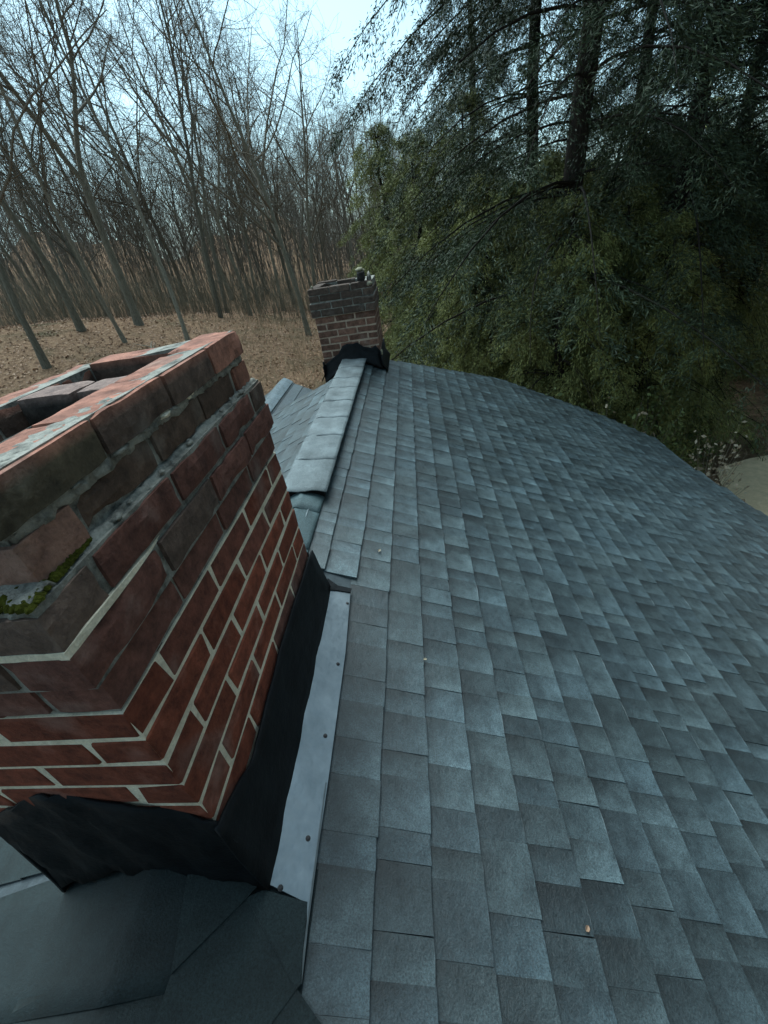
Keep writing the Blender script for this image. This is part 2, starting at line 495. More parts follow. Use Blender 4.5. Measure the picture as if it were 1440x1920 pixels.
# ------------------------------------------------------------------ ridge pieces
def fold_sheet(u0, u1, halfL, halfR, lift, thick, t, crown=.02, edge=0., edgeL=0., nseg=14, nu=6, skew=0., tip=0., wav=1.):
    """a sheet folded over the ridge between u0 and u1"""
    V = []; C = []
    us = np.linspace(u0, u1, nu)
    for iu, u in enumerate(us):
        for layer in (0, 1):
            for k in range(nseg + 1):
                a = -1 + 2 * k / nseg
                s = a * halfR if a >= 0 else -a * halfL
                side = 1 if a >= 0 else -1
                h = lift + (thick if layer == 0 else 0) + (edge if a >= 0 else edgeL) * abs(a)
                d = s * CP
                x = XR + side * d; z = ZR - s * SP + h / CP - crown * math.exp(-(d / .05) ** 2) * (1 if crown else 0)
                z += tip * (1 - (u - u0) / (u1 - u0))
                w = wav * (.0022 * math.sin(u * 29 + a * 3) + .0016 * math.sin(u * 71 + a * 6) * (1.6 if a < 0 else .6))
                V.append((x, u + skew * a, z + w)); C.append(t * (1 + .10 * math.sin(u * 23 + a * 2)))
    F = []; m = 2 * (nseg + 1)
    for iu in range(nu - 1):
        for k in range(nseg):
            a = iu * m + k
            F.append((a, a + 1, a + m + 1, a + m))
            b = a + nseg + 1
            F.append((b, b + m, b + m + 1, b + 1))
        F.append((iu * m, iu * m + m, iu * m + m + nseg + 1, iu * m + nseg + 1))
        a = iu * m + nseg
        F.append((a, a + nseg + 1, a + m + nseg + 1, a + m))
    for base, fl in ((0, False), ((nu - 1) * m, True)):
        for k in range(nseg):
            q = (base + k, base + nseg + 1 + k, base + nseg + 2 + k, base + k + 1)
            F.append(q[::-1] if fl else q)
    me = mesh_py('ridge_cap', V, F)
    sm = [abs(p.normal.z) > .5 for p in me.polygons]
    me.polygons.foreach_set('use_smooth', sm)
    set_col(me, C)
    return me

def build_ridge():
    # vent body (dark) under the raised caps
    me = fold_sheet(1.765, 4.22, .098, .120, .003, .020, np.array([.01, .012, .013]), .012, .014, .02, nu=14)
    me.name = 'ridge_vent'
    link('ridge_vent', me, house, [MS['tar']])
    u = 1.745; i = 0
    while u < 4.2:
        e = random.uniform(.26, .36)
        t = np.array([.078, .093, .1]) * random.uniform(.97, 1.03)
        me = fold_sheet(u, min(u + e + .03, 4.26), .122 + random.uniform(-.004, .004), .141 + random.uniform(-.002, .002), .032, .003, t * 1.5, .020, .024, .034, nu=9, tip=.0014, wav=.8)
        link('ridge_cap', me, house, [MS['dull']])
        u += e; i += 1
    u = 1.08; i = 0
    while u < 1.9:
        t = np.array([.045, .07, .077]) * random.uniform(.9, 1.1)
        link('ridge_cap', fold_sheet(u, u + .30, .12, .118, .0125, .004, t * 1.3, .01, 0, 0, tip=.003), house, [MS['dull']])
        u += .27; i += 1
    # wide caps in front of the near chimney, tint darkened to imitate corner falloff
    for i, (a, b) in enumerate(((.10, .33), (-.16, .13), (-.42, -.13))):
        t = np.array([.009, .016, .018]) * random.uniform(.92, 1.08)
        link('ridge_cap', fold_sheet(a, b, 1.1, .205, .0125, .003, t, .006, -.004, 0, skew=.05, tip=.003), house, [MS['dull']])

def sheet(name, pts, h, th, t, mat='dull', parent=None, hs=None):
    """flat cut piece on the right slope; pts are (x, y) in plan"""
    n = len(pts)
    hh = hs or [h] * n
    V = [RP(y, s_of_x(x), hh[i] + th, 1) for i, (x, y) in enumerate(pts)] + [RP(y, s_of_x(x), hh[i] - .002, 1) for i, (x, y) in enumerate(pts)]
    A = sum(pts[i][0] * pts[(i + 1) % n][1] - pts[(i + 1) % n][0] * pts[i][1] for i in range(n))
    top = tuple(range(n)); F = [top if A > 0 else top[::-1], tuple(range(n, 2 * n)) if A < 0 else tuple(range(2 * n - 1, n - 1, -1))]
    for i in range(n):
        q = (i, n + i, n + (i + 1) % n, (i + 1) % n)
        F.append(q if A > 0 else q[::-1])
    me = mesh_py(name, V, F); set_col(me, [t * random.uniform(.93, 1.07) for _ in V])
    return link(name, me, parent or house, [MS[mat]])

def build_cut_pieces():
    t = np.array([.012, .021, .023])  # darker than the other shingles, imitating falloff in this corner
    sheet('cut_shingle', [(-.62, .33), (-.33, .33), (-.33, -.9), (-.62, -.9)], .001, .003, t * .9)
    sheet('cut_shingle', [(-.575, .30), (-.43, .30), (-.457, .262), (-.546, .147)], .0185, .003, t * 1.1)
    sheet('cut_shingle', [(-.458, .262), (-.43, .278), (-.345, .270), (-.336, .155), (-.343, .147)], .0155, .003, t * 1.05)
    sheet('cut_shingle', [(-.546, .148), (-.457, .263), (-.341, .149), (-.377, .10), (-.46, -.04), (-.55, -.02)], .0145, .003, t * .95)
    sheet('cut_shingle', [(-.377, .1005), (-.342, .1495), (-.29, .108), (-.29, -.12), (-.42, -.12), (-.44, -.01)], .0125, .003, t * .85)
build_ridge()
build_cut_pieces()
def left_pieces():
    for i in range(6):
        s0 = .30 + i * .26
        for (u0, u1) in ((.34, .62), (.62, .90)):
            V = []
            for (u, s, h) in ((u0, s0, .004), (u1, s0, .004), (u1, s0 + .29, .011), (u0, s0 + .29, .011), (u1, s0 + .288, -.001), (u0, s0 + .288, -.001)):
                V.append(RP(u, s, h, -1))
            me = mesh_py('cut_shingle', V, [(0, 1, 2, 3), (3, 2, 4, 5)]); t = np.array([.012, .021, .023]) * random.uniform(.9, 1.1)  # dark tint dims this sky-facing slope, imitating the corner falloff
            set_col(me, [t] * 6); link('cut_shingle', me, house, [MS['dull']])
left_pieces()

# ------------------------------------------------------------------ bricks
def chamfer_box(lo, hi, c, jit):
    lo = np.array(lo); hi = np.array(hi)
    V = []; idx = {}
    for sx in (0, 1):
        for sy in (0, 1):
            for sz in (0, 1):
                k = np.array([hi[0] if sx else lo[0], hi[1] if sy else lo[1], hi[2] if sz else lo[2]])
                d = np.array([-1 if sx else 1, -1 if sy else 1, -1 if sz else 1]) * c * random.uniform(.5, 1.6)
                jj = np.array([random.uniform(-jit, jit) for _ in range(3)])
                for ax in range(3):
                    p = k + jj + d; p[ax] = (k + jj)[ax]
                    idx[(sx, sy, sz, ax)] = len(V); V.append(p)
    F = []
    def face(ids):
        pts = [V[i] for i in ids]; cen = sum(pts) / len(pts)
        nrm = np.cross(pts[1] - pts[0], pts[2] - pts[0])
        if np.dot(nrm, cen - (lo + hi) / 2) < 0: ids = ids[::-1]
        F.append(tuple(ids))
    for ax in range(3):
        o1, o2 = [a for a in range(3) if a != ax]
        for s in (0, 1):
            ids = []
            for a, b in ((0, 0), (1, 0), (1, 1), (0, 1)):
                key = [0, 0, 0]; key[ax] = s; key[o1] = a; key[o2] = b
                ids.append(idx[(*key, ax)])
            face(ids)
        for a in (0, 1):
            for b in (0, 1):
                k0 = [0, 0, 0]; k0[o1] = a; k0[o2] = b; k1 = list(k0); k1[ax] = 1
                face([idx[(*k0, o1)], idx[(*k1, o1)], idx[(*k1, o2)], idx[(*k0, o2)]])
    for sx in (0, 1):
        for sy in (0, 1):
            for sz in (0, 1):
                face([idx[(sx, sy, sz, 0)], idx[(sx, sy, sz, 1)], idx[(sx, sy, sz, 2)]])
    return V, F

def vnoise(P, f, seed):
    """cheap smooth 3D value noise"""
    rs = np.random.default_rng(seed); G = rs.uniform(-1, 1, (16, 16, 16))
    Q = P * f; i = np.floor(Q).astype(int); t = Q - i; t = t * t * (3 - 2 * t)
    out = 0
    for dx in (0, 1):
        for dy in (0, 1):
            for dz in (0, 1):
                w = (t[:, 0] if dx else 1 - t[:, 0]) * (t[:, 1] if dy else 1 - t[:, 1]) * (t[:, 2] if dz else 1 - t[:, 2])
                out = out + w * G[(i[:, 0] + dx) % 16, (i[:, 1] + dy) % 16, (i[:, 2] + dz) % 16]
    return out

def worn_brick(lo, hi, rnd, amp):
    """box with rounded, chipped arrises"""
    lo = np.array(lo, float); hi = np.array(hi, float); c = (lo + hi) / 2; hs = (hi - lo) / 2
    n = [max(3, min(9, int(round(2 * h / .018)))) for h in hs]
    V = []; F = []; key = {}
    def vid(g):
        if g not in key: key[g] = len(V); V.append(g)
        return key[g]
    for ax in range(3):
        a, b = [q for q in range(3) if q != ax]
        for sd in (0, 1):
            for i in range(n[a]):
                for j in range(n[b]):
                    ids = []
                    for di, dj in ((0, 0), (1, 0), (1, 1), (0, 1)):
                        g = [0, 0, 0]; g[ax] = n[ax] * sd; g[a] = i + di; g[b] = j + dj
                        ids.append(vid(tuple(g)))
                    fl = (sd == 1) == (ax != 1)
                    F.append(tuple(ids) if fl else tuple(ids[::-1]))
    P = np.array([[2 * g[q] / n[q] - 1 for q in range(3)] for g in V]) * hs
    inner = np.clip(P, -(hs - rnd), hs - rnd); d = P - inner
    ln = np.linalg.norm(d, axis=1); k = np.where(ln > rnd, rnd / np.maximum(ln, 1e-9), 1.)
    P = inner + d * k[:, None] + c
    corner = (ln > rnd * 1.05).astype(float)
    sd_ = random.randint(0, 9999)
    w = vnoise(P, 38, sd_) * amp + np.minimum(vnoise(P, 22, sd_ + 1) + .1, 0) * amp * 7.0 * corner + vnoise(P, 110, sd_ + 2) * amp * .4
    dirn = (P - inner - c); dirn /= np.linalg.norm(dirn, axis=1)[:, None] + 1e-9
    P = P + dirn * w[:, None]
    return [p for p in P], F

def ring(x0, x1, y0, y1, d, parity, nx, ny):
    """rectangles (x0,x1,y0,y1) of one course of a one-brick-wide wall round a rectangle"""
    out = []
    if parity == 0:
        e = np.linspace(y0, y1, ny + 1)
        for i in range(ny):
            out.append((x1 - d, x1, e[i], e[i + 1])); out.append((x0, x0 + d, e[i], e[i + 1]))
        m = max(1, nx - 1); e = np.linspace(x0 + d, x1 - d, m + 1)
        for i in range(m):
            out.append((e[i], e[i + 1], y0, y0 + d)); out.append((e[i], e[i + 1], y1 - d, y1))
    else:
        e = np.linspace(x0, x1, nx + 1)
        for i in range(nx):
            out.append((e[i], e[i + 1], y0, y0 + d)); out.append((e[i], e[i + 1], y1 - d, y1))
        m = ny - 1; e = np.linspace(y0 + d, y1 - d, m + 1)
        for i in range(m):
            out.append((x1 - d, x1, e[i], e[i + 1])); out.append((x0, x0 + d, e[i], e[i + 1]))
    return out

def ring_bricks(parent, rect, z0, z1, d, parity, nx, ny, joint, col_fn, cham=.003, jit=.0015, skip=None, dz=None, worn=None, top_col=None):
    for (a, b, c, e) in ring(*rect, d, parity, nx, ny):
        g = joint / 2
        x0_, x1_, y0_, y1_ = rect
        lo = [a + (g if a > x0_ + 1e-6 and a > 0 - 9 and abs(a - x0_) > 1e-6 else 0), c + (g if abs(c - y0_) > 1e-6 else 0), z0]
        hi = [b - (g if abs(b - x1_) > 1e-6 else 0), e - (g if abs(e - y1_) > 1e-6 else 0), z1]
        cen = ((a + b) / 2, (c + e) / 2)
        if skip and skip(cen): continue
        off = dz(cen) if dz else 0.
        lo[2] += off; hi[2] += off
        if worn:
            q = [random.uniform(-.0022, .0022) for _ in range(3)]
            lo = [a_ + b_ for a_, b_ in zip(lo, q)]; hi = [a_ + b_ for a_, b_ in zip(hi, q)]
            V, F = worn_brick(lo, hi, *worn)
            an = random.uniform(-.012, .012); cx, cy = cen; ca, sa = math.cos(an), math.sin(an)
            V = [np.array([cx + (v[0] - cx) * ca - (v[1] - cy) * sa, cy + (v[0] - cx) * sa + (v[1] - cy) * ca, v[2] + (v[1] - cy) * an * .6]) for v in V]
        else: V, F = chamfer_box(lo, hi, cham, jit)
        me = mesh_py('brick', V, F)
        t = col_fn(cen)
        cl = [t * random.uniform(.92, 1.08) for _ in V]
        if top_col is not None:
            cl = [(top_col * random.uniform(.75, 1.1) if v[2] > hi[2] - .006 else c_) for v, c_ in zip(V, cl)]
        set_col(me, cl)
        link('brick', me, parent, [MS['brick']])

def tube_box(outer, inner, z0, z1, dz=None):
    """hollow rectangular tube"""
    def loop(r, z): return [(r[0], r[2], z), (r[1], r[2], z), (r[1], r[3], z), (r[0], r[3], z)]
    V = loop(outer, z0) + loop(outer, z1) + loop(inner, z0) + loop(inner, z1)
    if dz: V = [(x, y, z + dz((x, y))) for x, y, z in V]
    F = []
    for i in range(4):
        j = (i + 1) % 4
        F += [(i, j, 4 + j, 4 + i), (8 + j, 8 + i, 12 + i, 12 + j), (4 + i, 4 + j, 12 + j, 12 + i), (j, i, 8 + i, 8 + j)]
    return V, F

def shrink(r, a): return (r[0] + a, r[1] - a, r[2] + a, r[3] - a)

def lump(name, c, r, parent, mat, flat=1., seed=0, nu=14, nv=9, rough=.35):
    rs = np.random.default_rng(seed); ph = rs.uniform(0, 6.28, 12)
    V = []; F = []
    for i in range(nv + 1):
        th = math.pi * i / nv
        for j in range(nu):
            p = 2 * math.pi * j / nu
            d = np.array([math.sin(th) * math.cos(p), math.sin(th) * math.sin(p), math.cos(th)])
            k = 1 + rough * .5 * (math.sin(3 * d[0] + ph[0]) * math.sin(4 * d[1] + ph[1]) + math.sin(7 * d[0] + 5 * d[2] + ph[2]) * .6 + math.sin(9 * d[1] + 6 * d[2] + ph[3]) * .5)
            V.append((c[0] + d[0] * r[0] * k, c[1] + d[1] * r[1] * k, c[2] + d[2] * r[2] * k * flat))
    for i in range(nv):
        for j in range(nu):
            F.append((i * nu + j, (i + 1) * nu + j, (i + 1) * nu + (j + 1) % nu, i * nu + (j + 1) % nu))
    return link(name, mesh_py(name, V, F, True), parent, [MS[mat]])

RED = np.array([.25, .07, .042]); DARK = np.array([.132, .09, .074]); PLUM = np.array([.18, .078, .062]); PINK = np.array([.42, .19, .14])

# ------------------------------------------------------------------ near chimney
def near_chimney():
    ch = tag(empty('brick_chimney', (-.65, .7, -1.2)), 'large weathered red brick chimney close by with open flues and cream mortar', 'chimney')
    CH = .0677; L1 = -.478; J = .0088
    shaft = (-.870, -.433, .300, 1.097); corb = (-.884, -.419, .286, 1.116); capB = (-.862, -.438, .326, 1.092); capA = (-.872, -.430, .318, 1.088)
    d = .096
    tilt = lambda c: -.030 * (-.43 - c[0]) / .44
    def c_shaft(level):
        def f(c):
            k = random.uniform(.75, 1.2)
            base = RED * k
            if level < 1: base = PLUM * random.uniform(.8, 1.2)
            elif level < 3 and c[1] > .45 and random.random() < .6: base = (RED * .45 + PLUM * .55) * k
            elif random.random() < .15: base = PLUM * k
            return base
        return f
    def c_top(c):
        return DARK * random.uniform(.8, 1.3) if random.random() < .5 else PLUM * random.uniform(.75, 1.05)
    def c_A(c):
        if c[0] > -.5 and c[1] > .98: return PINK * .95
        return DARK * random.uniform(.8, 1.15) * (np.array([.8, .95, .8]) if c[1] < .5 else 1.)
    def c_B(c):
        if c[1] < .42 and c[0] > -.65: return np.array([.33, .18, .14])
        if c[1] > .95 and c[0] > -.55: return PINK * .7
        return np.array([.12, .078, .06]) * random.uniform(.8, 1.2)
    zt = lambda n: L1 + n * CH                     # n courses above line 1
    def course(rect, n, par, colf, cham=.003, jit=.0015, dz=None, worn=None, jv=J, jh=J, top=None):
        ring_bricks(ch, rect, zt(n) + jh / 2, zt(n + 1) - jh / 2, d, par, 2, 4, jv, colf, cham, jit, None, dz, worn, top)
    course(capA, 4, 0, c_A, .007, .003, tilt, (.004, .0016), .005, .011, PINK * .9)
    course(capB, 3, 1, c_B, .006, .003, lambda c: tilt(c) * .5, (.0045, .0017), .008, .013)
    course(corb, 2, 1, c_top, .006, .003, None, (.0045, .0017), .010, .011)
    course(corb, 1, 0, lambda c: (PLUM * .95 if random.random() < .7 else DARK * 1.05) * random.uniform(.85, 1.15), .005, .0025, None, (.004, .0015), .007, .008)
    course(shaft, 0, 0, c_shaft(0), .004, .002, None, (.0035, .0012), .008, .009)
    for i in range(1, 12):
        course(shaft, -i, i % 2, c_shaft(i), .0035, .0022)
    # divider between the two flues
    for n in (4, 3, 2):
        for (a, b) in ((-.772, -.655), (-.645, -.532)):
            V, F = worn_brick((a, .755, zt(n) + J / 2 - .022), (b, .845, zt(n + 1) - J / 2 - .022), .008, .002)
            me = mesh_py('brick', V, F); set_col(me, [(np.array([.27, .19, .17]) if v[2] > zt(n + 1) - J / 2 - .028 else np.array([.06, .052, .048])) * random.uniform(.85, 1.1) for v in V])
            link('brick', me, ch, [MS['brick']])
    # mortar
    def mort(rect, n0, n1, mat, rec, dz=None, name='mortar'):
        V, F = tube_box(shrink(rect, rec), shrink(rect, d - .006), zt(n0), zt(n1), dz)
        link(name, mesh_py(name, V, F), ch, [MS[mat]])
    mort(shaft, -11, -.06, 'mortar', .0022)
    mort(shaft, -.06, .96, 'dirty', .006)
    mort(corb, .97, 2.0, 'dirty', .006)
    mort(corb, 2.003, 2.96, 'dirty', .007)
    mort(capB, 2.97, 3.96, 'dirty', .007, lambda c: tilt(c) * .5)
    mort(capA, 3.97, 4.9, 'dirty', .010, tilt)
    # cream joint over the near corner of the corbel
    jp = [(-.884, .2865, .0045), (-.70, .2860, .005), (-.52, .2860, .0055), (-.4205, .2862, .006), (-.4190, .33, .0055), (-.4194, .38, .005), (-.4202, .43, .004), (-.422, .475, .0025), (-.427, .52, .001)]
    V = []; F = []
    for i, (x, y, h) in enumerate(jp):
        ix, iy = (0, .02) if i < 3 else ((-.02, .02) if i == 3 else (-.02, 0))
        w1 = random.uniform(-.001, .001)
        V += [(x, y, zt(2) - h + w1), (x, y, zt(2) + h + w1), (x + ix, y + iy, zt(2) + h), (x + ix, y + iy, zt(2) - h)]
    for i in range(len(jp) - 1):
        for k in range(4):
            F.append((4 * i + k, 4 * i + (k + 1) % 4, 4 * i + 4 + (k + 1) % 4, 4 * i + 4 + k)[::-1])
    link('mortar', mesh_py('mortar', V, F), ch, [MS['mortar']])
    # pinkish mortar wash smeared over the top of the wall
    def wash(x0, x1, y0, y1, z, mat, n=26, amp=.004, seed=1, dz=None, edge=.01):
        rs = np.random.default_rng(seed)
        horiz = (x1 - x0) > (y1 - y0)
        m = 6; V = []; F = []
        for i in range(n + 1):
            e0, e1 = rs.uniform(-edge, edge * .3, 2)
            for k in range(m + 1):
                t = i / n; q = k / m
                if horiz: x = x0 + (x1 - x0) * t; y = y0 + e0 * -1 * (1 - q) + (y1 - y0) * q + e1 * q
                else: y = y0 + (y1 - y0) * t; x = x0 - e0 * (1 - q) + (x1 - x0) * q + e1 * q
                zz = z + amp * math.sin(math.pi * q) + rs.uniform(-1, 1) * amp * .6 - (amp * 1.6 if k in (0, m) else 0)
                V.append((x, y, zz + (dz((x, y)) if dz else 0)))
        for i in range(n):
            for k in range(m):
                a = i * (m + 1) + k
                F.append((a, a + 1, a + m + 2, a + m + 1))
        me = mesh_py('mortar_wash', V, F, True); 
        o = link('mortar_wash', me, ch, [MS[mat]])
        md = o.modifiers.new('thick', 'SOLIDIFY'); md.thickness = .005; md.offset = -1
        return o
    wash(-.505, -.447, .36, .62, zt(5) - .0062, 'dirty', 30, .0012, 3, tilt, .02)
    wash(-.500, -.447, .998, 1.075, zt(5) - .0062, 'dirty', 12, .0012, 6, tilt, .016)
    # dirt and mortar on the ledges
    wash(-.462, -.426, .36, 1.100, zt(3) - J / 2 + .003, 'dirty', 44, .006, 8, None, .012)
    wash(-.875, -.43, .290, .345, zt(3) - J / 2 + .003, 'dirty', 24, .005, 9, None, .012)
    wash(-.45, -.436, .335, 1.085, zt(4) - J / 2 + .002, 'dirty', 44, .006, 11, None, .007)
    for i in range(18):
        y = random.uniform(.45, 1.08); r = random.uniform(.003, .007)
        lump('mortar_crumb', (-.435 + random.uniform(-.008, .008), y, zt(3) + .001 + r * .3), (r, r * 1.6, r * .7), ch, 'dirty', 1, i, 8, 5, .6)
    for i in range(14):
        y = random.uniform(.42, 1.04); r = random.uniform(.003, .008)
        lump('mortar_crumb', (-.440 + random.uniform(-.003, .003), y, zt(4) + r * .1 + tilt((-.44, y))), (r, r * 2.2, r * .7), ch, random.choice(['dirty', 'mortar']), 1, 90 + i, 8, 5, .6)
    lump('mortar_crumb', (-.447, .405, zt(3) + .012), (.009, .010, .008), ch, 'mortar', 1, 77, 10, 7, .5)
    # moss on the near corner ledge
    rs = np.random.default_rng(4)
    V = []; F = []
    for i in range(760):
        t = rs.random()
        y = .290 + t * .125; lim = .046 if y < .335 else .026 * (1 - (y - .335) / .1)
        x = -.424 - .014 * t - rs.random() * (max(lim, .004) if y > .335 else .12)
        if y > .325 and x < -.452: continue
        r = rs.uniform(.0025, .0055) * (1.2 - .5 * t); h = r * rs.uniform(.7, 1.5)
        b0 = len(V); ph = rs.uniform(0, 6.3)
        for (rr, hh) in ((1, 0), (.85, .5), (.35, .95)):
            for k in range(6):
                an = ph + k * 1.0472; q = rs.uniform(.8, 1.2)
                V.append((x + r * rr * q * math.cos(an), y + r * rr * q * math.sin(an), zt(3) + .0005 + h * hh * q))
        for lv in (0, 6):
            for k in range(6): F.append((b0 + lv + k, b0 + lv + (k + 1) % 6, b0 + lv + 6 + (k + 1) % 6, b0 + lv + 6 + k))
        F.append(tuple(b0 + 12 + k for k in range(6)))
    o = link('moss', mesh_py('moss', V, F, True), ch, [MS['moss']]); o['kind'] = 'stuff'
    # soot lined flue floor
    V, F = tube_box((-.79, -.51, .39, 1.01), (-.66, -.65, .69, .70), -.95, -.94)
    link('flue', mesh_py('flue', V, F), ch, [MS['soot']])
    # black membrane round the base
    def skin(pts_top, pts_bot, nrm, name='flashing', n=18, amp=.005, seed=0, rows=7):
        rs = np.random.default_rng(seed)
        T = np.array(pts_top, float); B = np.array(pts_bot, float)
        def samp(P, t):
            k = np.linspace(0, 1, len(P)); return np.array([np.interp(t, k, P[:, a]) for a in range(3)])
        V = []; F = []
        ph = rs.uniform(0, 6.3, 6)
        for i in range(n + 1):
            a = samp(T, i / n); b = samp(B, i / n)
            for k in range(rows + 1):
                q = k / rows
                p = a * (1 - q) + b * q
                w = amp * (math.sin(i * .9 + ph[0]) * math.sin(q * 5 + ph[1]) + .6 * math.sin(i * 1.7 + q * 9 + ph[2]))
                p = p + np.array(nrm) * (w + .004 + .012 * q * q)
                V.append(p)
        for i in range(n):
            for k in range(rows):
                a = i * (rows + 1) + k
                F.append((a, a + 1, a + rows + 2, a + rows + 1))
        o = link(name, mesh_py(name, V, F, True), ch, [MS['tar']])
        md = o.modifiers.new('thick', 'SOLIDIFY'); md.thickness = .007; md.offset = 1
        return o
    xr, yn, yb, xl = -.431, .298, 1.099, -.872
    zroof = lambda x: ZR - abs(x - XR) * PT + .006
    skin([(xr, yn - .012, -.812), (xr, .36, -.838), (xr, .43, -.876), (xr, .55, -.866), (xr, .70, -.852), (xr, .9, -.857), (xr, 1.115, -.867)],
         [(xr - .004, y, zroof(xr) + .004) for y in (yn - .02, .43, .55, .7, .8, .95, 1.175)], (1, 0, 0), 'flashing', 26, .0016, 1)
    skin([(xr + .008, yn, -.812), (-.52, yn, -.752), (-.66, yn, -.705), (-.70, yn, -.695), (-.78, yn, -.74), (xl - .005, yn, -.80)],
         [(xr + .012, yn, zroof(xr) + .010), (-.52, yn - .004, -1.072), (-.60, yn, -1.06), (-.70, yn, -1.004), (-.80, yn, -1.06), (xl - .02, yn, -1.10)], (0, -1, 0), 'flashing', 26, .005, 2)
    skin([(xl, yb, -.9), (xl, .6, -.85), (xl, yn, -.80)], [(xl - .01, yb + .02, zroof(xl)), (xl - .01, .6, zroof(xl)), (xl - .01, yn - .02, zroof(xl))], (-1, 0, 0), 'flashing', 14, .003, 3)
    skin([(xl, yb, -.85), (XR, yb, -.72), (xr, yb, -.867)], [(xl, yb + .02, zroof(xl)), (XR, yb + .02, ZR + .01), (xr, yb + .02, zroof(xr))], (0, 1, 0), 'flashing', 14, .003, 4)
    # skirt of membrane lying on the roof
    # metal pan strip beside it
    mp = sheet('metal_strip', [(-.437, .292), (-.437, .6), (-.440, 1.155), (-.352, 1.165), (-.340, .9), (-.338, .5), (-.340, .235), (-.345, .268), (-.39, .280)], .0155, .0025, np.array([.5, .5, .5]), 'metal', ch)
    lipv = [(-.3395, .50, .0165), (-.3375, .235, .0175), (-.3360, .19, .019), (-.3345, .155, .018)]
    V = []
    for (x, y, h) in lipv:
        w = .004 if y > .16 else .001
        V += [RP(y, s_of_x(x - w), h + .003, 1), RP(y, s_of_x(x), h + .001, 1), RP(y, s_of_x(x - w * .5), h - .004, 1)]
    F = []
    for i in range(len(lipv) - 1):
        for k in range(3):
            F.append((3 * i + k, 3 * i + (k + 1) % 3, 3 * i + 3 + (k + 1) % 3, 3 * i + 3 + k))
    link('metal_lip', mesh_py('metal_lip', V, F), mp, [MS['metal']])
    for (x, y) in ((-.357, 1.113), (-.357, .848), (-.361, .615), (-.363, .378), (-.40, .285)):
        c = RP(y, s_of_x(x), .018)
        V = []; F = []
        n = 10
        prof = [(.006, 0), (.006, .0012), (.004, .0014), (.0038, .004), (.002, .0048)]
        for (r, h) in prof:
            for k in range(n):
                a = 2 * math.pi * k / n
                px, py = r * math.cos(a), r * math.sin(a)
                V.append((c[0] + px * CP + h * SP, c[1] + py, c[2] - px * SP + h * CP))
        for i in range(len(prof) - 1):
            for k in range(n):
                F.append((i * n + k, i * n + (k + 1) % n, (i + 1) * n + (k + 1) % n, (i + 1) * n + k))
        F.append(tuple((len(prof) - 1) * n + k for k in range(n)))
        link('screw', mesh_py('screw', V, F), mp, [MS['screw']])
    # bent black tab at the far end of the strip
    sheet('flashing_tab', [(-.432, 1.150), (-.395, 1.162), (-.352, 1.168), (-.350, 1.190), (-.40, 1.186), (-.44, 1.21)], .019, .004, np.array([.5, .5, .5]), 'tar', ch)
near_chimney()

